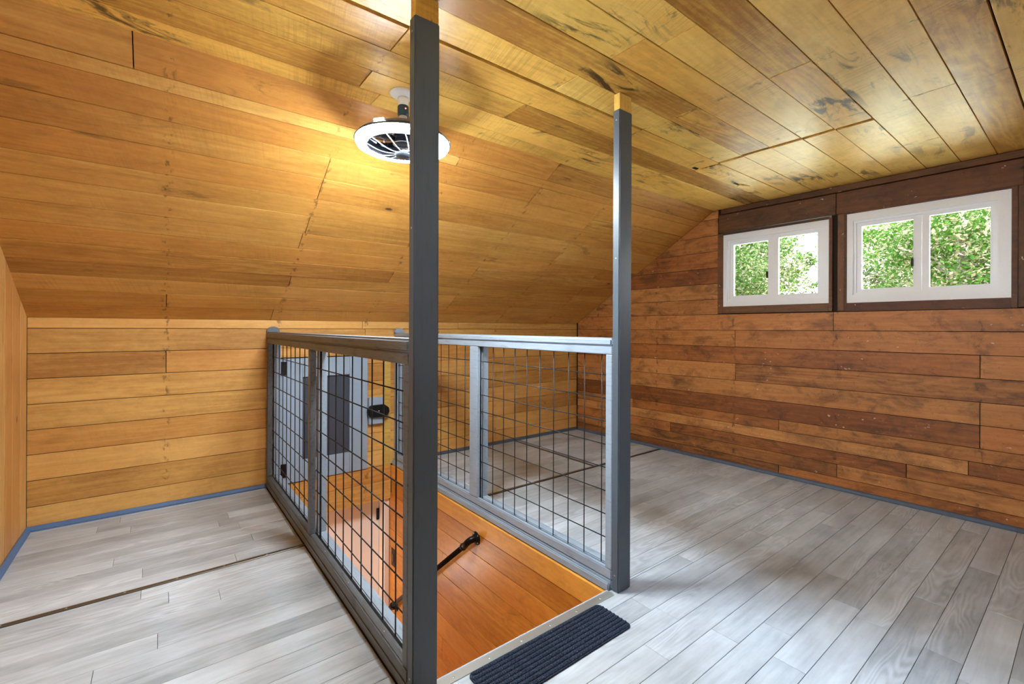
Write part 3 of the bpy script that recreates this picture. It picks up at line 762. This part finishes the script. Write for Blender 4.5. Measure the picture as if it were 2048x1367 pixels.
# --- pipe handrail on the stairwell wall
hr = empty('handrail', (1.618, 2.45, -.15), 'black iron pipe handrail sloping down the stairwell wall', 'handrail')
RYm = Matrix.Rotation(-math.pi/2, 3, 'Y')
pd = Vector((0, 1.213, -.995)).normalized(); P0 = Vector((1.560, 2.475, -.178)); P1 = P0 + pd*1.57
def pipe_end(c, d, yf, zf):
    lathe('flange', [(0, 0), (.041, 0), (.043, .004), (.041, .008), (.026, .010), (.024, .022), (0, .022)], (1.6215, yf, zf), IRON, hr, 24, RYm)
    for k in range(4):
        a = math.pi/4+k*math.pi/2
        lathe('screw', [(0, .0025), (.004, .002), (.005, 0)], (1.6125, yf+.033*math.cos(a), zf+.033*math.sin(a)), SCREW, hr, 8, RYm)
    pts = [Vector((1.615, yf, zf)), Vector((1.590, yf, zf))]
    for t in (.25, .5, .75, 1): pts.append((1-t)**2*Vector((1.590, yf, zf)) + 2*t*(1-t)*Vector((1.560, yf, zf)) + t*t*(c+d*.03))
    pts.append(c+d*.06)
    tube('elbow', pts, [.021]*(len(pts)-1)+[.021], IRON, hr, 14)
pipe_end(P0, pd, 2.455, -.152)
e1 = P1 + Vector((0, .018, -.022)); pipe_end(P1, -pd, e1.y, e1.z)
tube('pipe', [P0+pd*.03, P1-pd*.03], .0165, IRON, hr, 14)
for c in (P0+pd*.06, P1-pd*.06): tube('collar', [c-pd*.006, c+pd*.006], .0235, IRON, hr, 14)

sp = empty('light_switch', (1.618, 3.762, -.80), 'dark bronze light switch plate low on the stairwell wall', 'switch')
box('plate', (1.613, 3.722, -.875), (1.6195, 3.802, -.725), plain('bronze_plate', (52, 36, 26), .4, .5), sp, .003)
box('paddle', (1.607, 3.745, -.835), (1.613, 3.779, -.765), plain('brown_paddle', (96, 62, 40), .4), sp, .002)

# ------------------------------------------------------------------ fan light on the ceiling
FX_, FY2 = .880, 1.957
fan = empty('fan_light', (FX_, FY2, ZC), 'round white ceiling fan light with a glowing ring, behind the near post', 'lamp')
lathe('ceiling_plate', [(0, -.001), (.060, -.001), (.061, -.006), (.050, -.014), (.030, -.022), (.0, -.024)], (FX_, FY2, ZC), WHITE, fan, 36)
lathe('lamp_holder', [(0, -.020), (.024, -.022), (.026, -.035), (.022, -.048), (.023, -.062), (.0, -.062)], (FX_, FY2, ZC), WHITE, fan, 28)
ad_ = lathe('socket_adapter', [(0, -.060), (.024, -.060), (.0255, -.066), (.0255, -.100), (.021, -.106), (0, -.106)], (FX_, FY2, ZC), TEAL, fan, 28)
lathe('indicator', [(0, .002), (.003, .001), (.003, 0)], (FX_+.0, FY2-.0256, ZC-.078), emit('red_indicator', (1, .05, .04), 6), ad_, 10, Matrix.Rotation(math.pi/2, 3, 'X'))
lathe('neck', [(0, -.105), (.018, -.105), (.017, -.150), (.0, -.150)], (FX_, FY2, ZC), WHITE, fan, 24)
ZR = ZC-.232
lathe('housing', [(.016, .086), (.060, .084), (.120, .066), (.170, .036), (.202, .020), (.216, .004), (.194, .006), (.165, .030), (.115, .058), (.058, .076), (.016, .078)], (FX_, FY2, ZR), BOWL, fan, 48)
LEDM = emit('led_ring_glow', (.84, .94, 1.0), LED)
SIDE = emit('side_lamp_glow', (.84, .94, 1.0), 60.0)
lathe('light_ring', [(.207, .005), (.2085, -.004), (.204, -.014), (.190, -.019), (.172, -.018), (.163, -.014), (.1625, .0), (.166, .005)], (FX_, FY2, ZR), LEDM, fan, 64)
for a in (97, -23, 217):
    a = math.radians(a)
    bm = bmesh.new(); add_box(bm, (-.005, -.024, -.004), (.005, .024, .004)); bmesh.ops.bevel(bm, geom=bm.edges[:], offset=.003, segments=2, affect='EDGES')
    link('side_lamp', mesh_of(bm, 'side_lamp'), SIDE, fan, Matrix.Translation((FX_+.205*math.cos(a), FY2+.205*math.sin(a), ZR+.024)) @ Matrix.Rotation(a, 4, 'Z'))
lathe('inner_rim', [(.1608, -.017), (.1565, -.017), (.1555, .028), (.1608, .030), (.1608, -.017)], (FX_, FY2, ZR), BOWL, fan, 64)
lathe('hub', [(0, -.062), (.030, -.060), (.036, -.052), (.036, -.044), (.020, -.036), (0, -.034)], (FX_, FY2, ZR), BOWL, fan, 28)
lathe('motor', [(0, .060), (.034, .058), (.038, .030), (.034, .0), (.0, -.002)], (FX_, FY2, ZR), plain('motor_dark', (30, 38, 48), .35, .4), fan, 28)
lathe('motor_ring', [(.040, -.002), (.044, .002), (.048, -.002), (.044, -.006), (.040, -.002)], (FX_, FY2, ZR), plain('chrome_ring', (210, 214, 220), .15, 1.0), fan, 28)
for k in range(12):
    a = 2*math.pi*k/12+.13; pts = []
    for i in range(9):
        t = i/8; r = .166*(1-t)+.030*t; z = -.008*(1-t)-.050*t-.020*math.sin(math.pi*t); aa = a+.42*t
        pts.append((FX_+r*math.cos(aa), FY2+r*math.sin(aa), ZR+z))
    tube('guard_spoke', pts, .0022, plain('spoke_grey', (170, 172, 176), .4) if k == 0 else bpy.data.materials['spoke_grey'], fan, 6)
for k in range(5):
    a = 2*math.pi*k/5+.4; bm = bmesh.new(); g = []
    for i in range(6):
        t = i/5; r = .036+.112*t; h = .020+.030*math.sin(math.pi*t*.75); tw = .35-.15*t
        row = []
        for s in (-1, -.33, .33, 1):
            row.append((bm.verts.new((r, s*h+.02*t, s*h*tw+.018+.001)), bm.verts.new((r, s*h+.02*t, s*h*tw+.018-.001))))
        g.append(row)
    for A_, B_ in zip(g, g[1:]):
        for j in range(3):
            for q in (0, 1): bm.faces.new((A_[j][q], A_[j+1][q], B_[j+1][q], B_[j][q]))
        for j in (0, 3): bm.faces.new((A_[j][0], A_[j][1], B_[j][1], B_[j][0]))
    for row in (g[0], g[-1]):
        for j in range(3): bm.faces.new((row[j][0], row[j+1][0], row[j+1][1], row[j][1]))
    link('fan_blade', mesh_of(bm, 'fan_blade', True), BLADE, fan, Matrix.Translation((FX_, FY2, ZR)) @ Matrix.Rotation(a, 4, 'Z'))

# ------------------------------------------------------------------ outside: pale bounce ground and trees
k = NT('pale_bounce_ground'); oc = k.n('ShaderNodeTexCoord').outputs['Object']
BOUNCE_GROUND = k.fin(k.ramp(k.noise(oc, 3, 6), [(.35, srgb(150, 146, 118)), (.65, srgb(186, 180, 156))]), .9)  # ground out of view, coloured pale to bounce daylight up to the ceiling
bm = bmesh.new(); add_box(bm, (-40, -40, -2.9), (60, 50, -2.7)); struct(link('ground', mesh_of(bm, 'ground'), BOUNCE_GROUND))
def leaf_mat(name, a, b, c):
    k = NT(name); k.t.nodes.remove(k.b)
    geo = k.n('ShaderNodeNewGeometry'); rp = geo.outputs['Random Per Island']
    col = k.ramp(rp, [(.0, srgb(*a)), (.45, srgb(*b)), (.62, srgb(*b)), (.72, srgb(*c))])
    d = k.n('ShaderNodeBsdfDiffuse', {0: col}); t = k.n('ShaderNodeBsdfTranslucent', {0: k.mix(.4, col, srgb(52, 76, 16))})
    mx = k.n('ShaderNodeMixShader', {0: .45, 1: d.outputs[0], 2: t.outputs[0]})
    k.t.links.new(mx.outputs[0], k.out.inputs[0]); return k.m
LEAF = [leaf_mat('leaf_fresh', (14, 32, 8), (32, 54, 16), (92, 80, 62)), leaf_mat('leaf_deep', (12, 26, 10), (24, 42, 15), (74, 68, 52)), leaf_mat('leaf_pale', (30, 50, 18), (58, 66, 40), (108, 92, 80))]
BARK = plain('bark', (92, 80, 66), .9)
def tree(loc, h, crown, rad, nleaf, lm, label, seed, size=.085):
    rn = random.Random(seed)
    t = empty('leafy_tree', loc, label, 'tree', 'trees outside the windows')
    base = Vector(loc); cc = base + Vector((0, 0, crown))
    tube('trunk', [base+Vector((0, 0, -.02)), base+Vector((.05, .02, h*.35)), base+Vector((-.04, .05, h*.65)), base+Vector((.02, 0, h))], [.16, .12, .09, .03], BARK, t, 8)
    tips = []
    for i in range(11):
        a = rn.uniform(0, 6.28); z0 = rn.uniform(.35, .85)*h; r = rad*rn.uniform(.5, .85)
        s = base+Vector((0, 0, z0)); e = s+Vector((math.cos(a)*r, math.sin(a)*r, rn.uniform(.2, .9))); m = (s+e)/2+Vector((0, 0, .15))
        tube('branch', [s, m, e], [.05, .03, .010], BARK, t, 6); tips += [m, e, (m+e)/2]
    cl = [cc+Vector((rn.uniform(-.85, .85)*rad, rn.uniform(-.85, .85)*rad, rn.uniform(-1.15, 1.0)*rad)) for _ in range(110)] + tips
    vs_ = []; fs = []
    for i in range(nleaf):
        c = rn.choice(cl); p = c+Vector((rn.gauss(0, .20), rn.gauss(0, .20), rn.gauss(0, .16)))-base
        if math.hypot(p.x, p.y) > rad*1.18: p.x *= .6; p.y *= .6
        d = Vector((rn.gauss(0, 1), rn.gauss(0, 1), rn.gauss(-.3, .6))).normalized(); sd = d.cross(Vector((rn.gauss(0, .5), rn.gauss(0, .5), 1))).normalized()
        s = size*rn.uniform(.6, 1.25); nn = d.cross(sd)
        b = len(vs_)
        vs_ += [p-d*s*.5, p+sd*s*.30+nn*s*.06, p+d*s*.6, p-sd*s*.30+nn*s*.06]; fs.append((b, b+1, b+2, b+3))
    me = bpy.data.meshes.new('foliage'); me.from_pydata([tuple(v) for v in vs_], [], fs); me.update()
    link('foliage', me, lm, t, Matrix.Translation(base))
tree((8.2, 4.25, -2.7), 5.6, 4.5, 1.25, 30000, LEAF[1], 'leafy green tree seen through the smaller left window', 1, .062)
tree((8.8, 1.15, -2.7), 5.6, 4.6, 1.25, 30000, LEAF[0], 'bright green tree seen through the larger right window', 2, .062)
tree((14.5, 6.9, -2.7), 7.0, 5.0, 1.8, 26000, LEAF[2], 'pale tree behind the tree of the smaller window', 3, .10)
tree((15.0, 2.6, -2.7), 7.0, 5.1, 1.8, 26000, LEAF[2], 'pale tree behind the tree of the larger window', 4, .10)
tree((23.0, 10.5, -2.7), 8.5, 6.0, 2.8, 20000, LEAF[1], 'farthest dark tree low in the smaller window', 5, .17)
tree((23.0, 3.8, -2.7), 8.5, 6.0, 2.8, 20000, LEAF[0], 'farthest green tree low in the larger window', 6, .17)
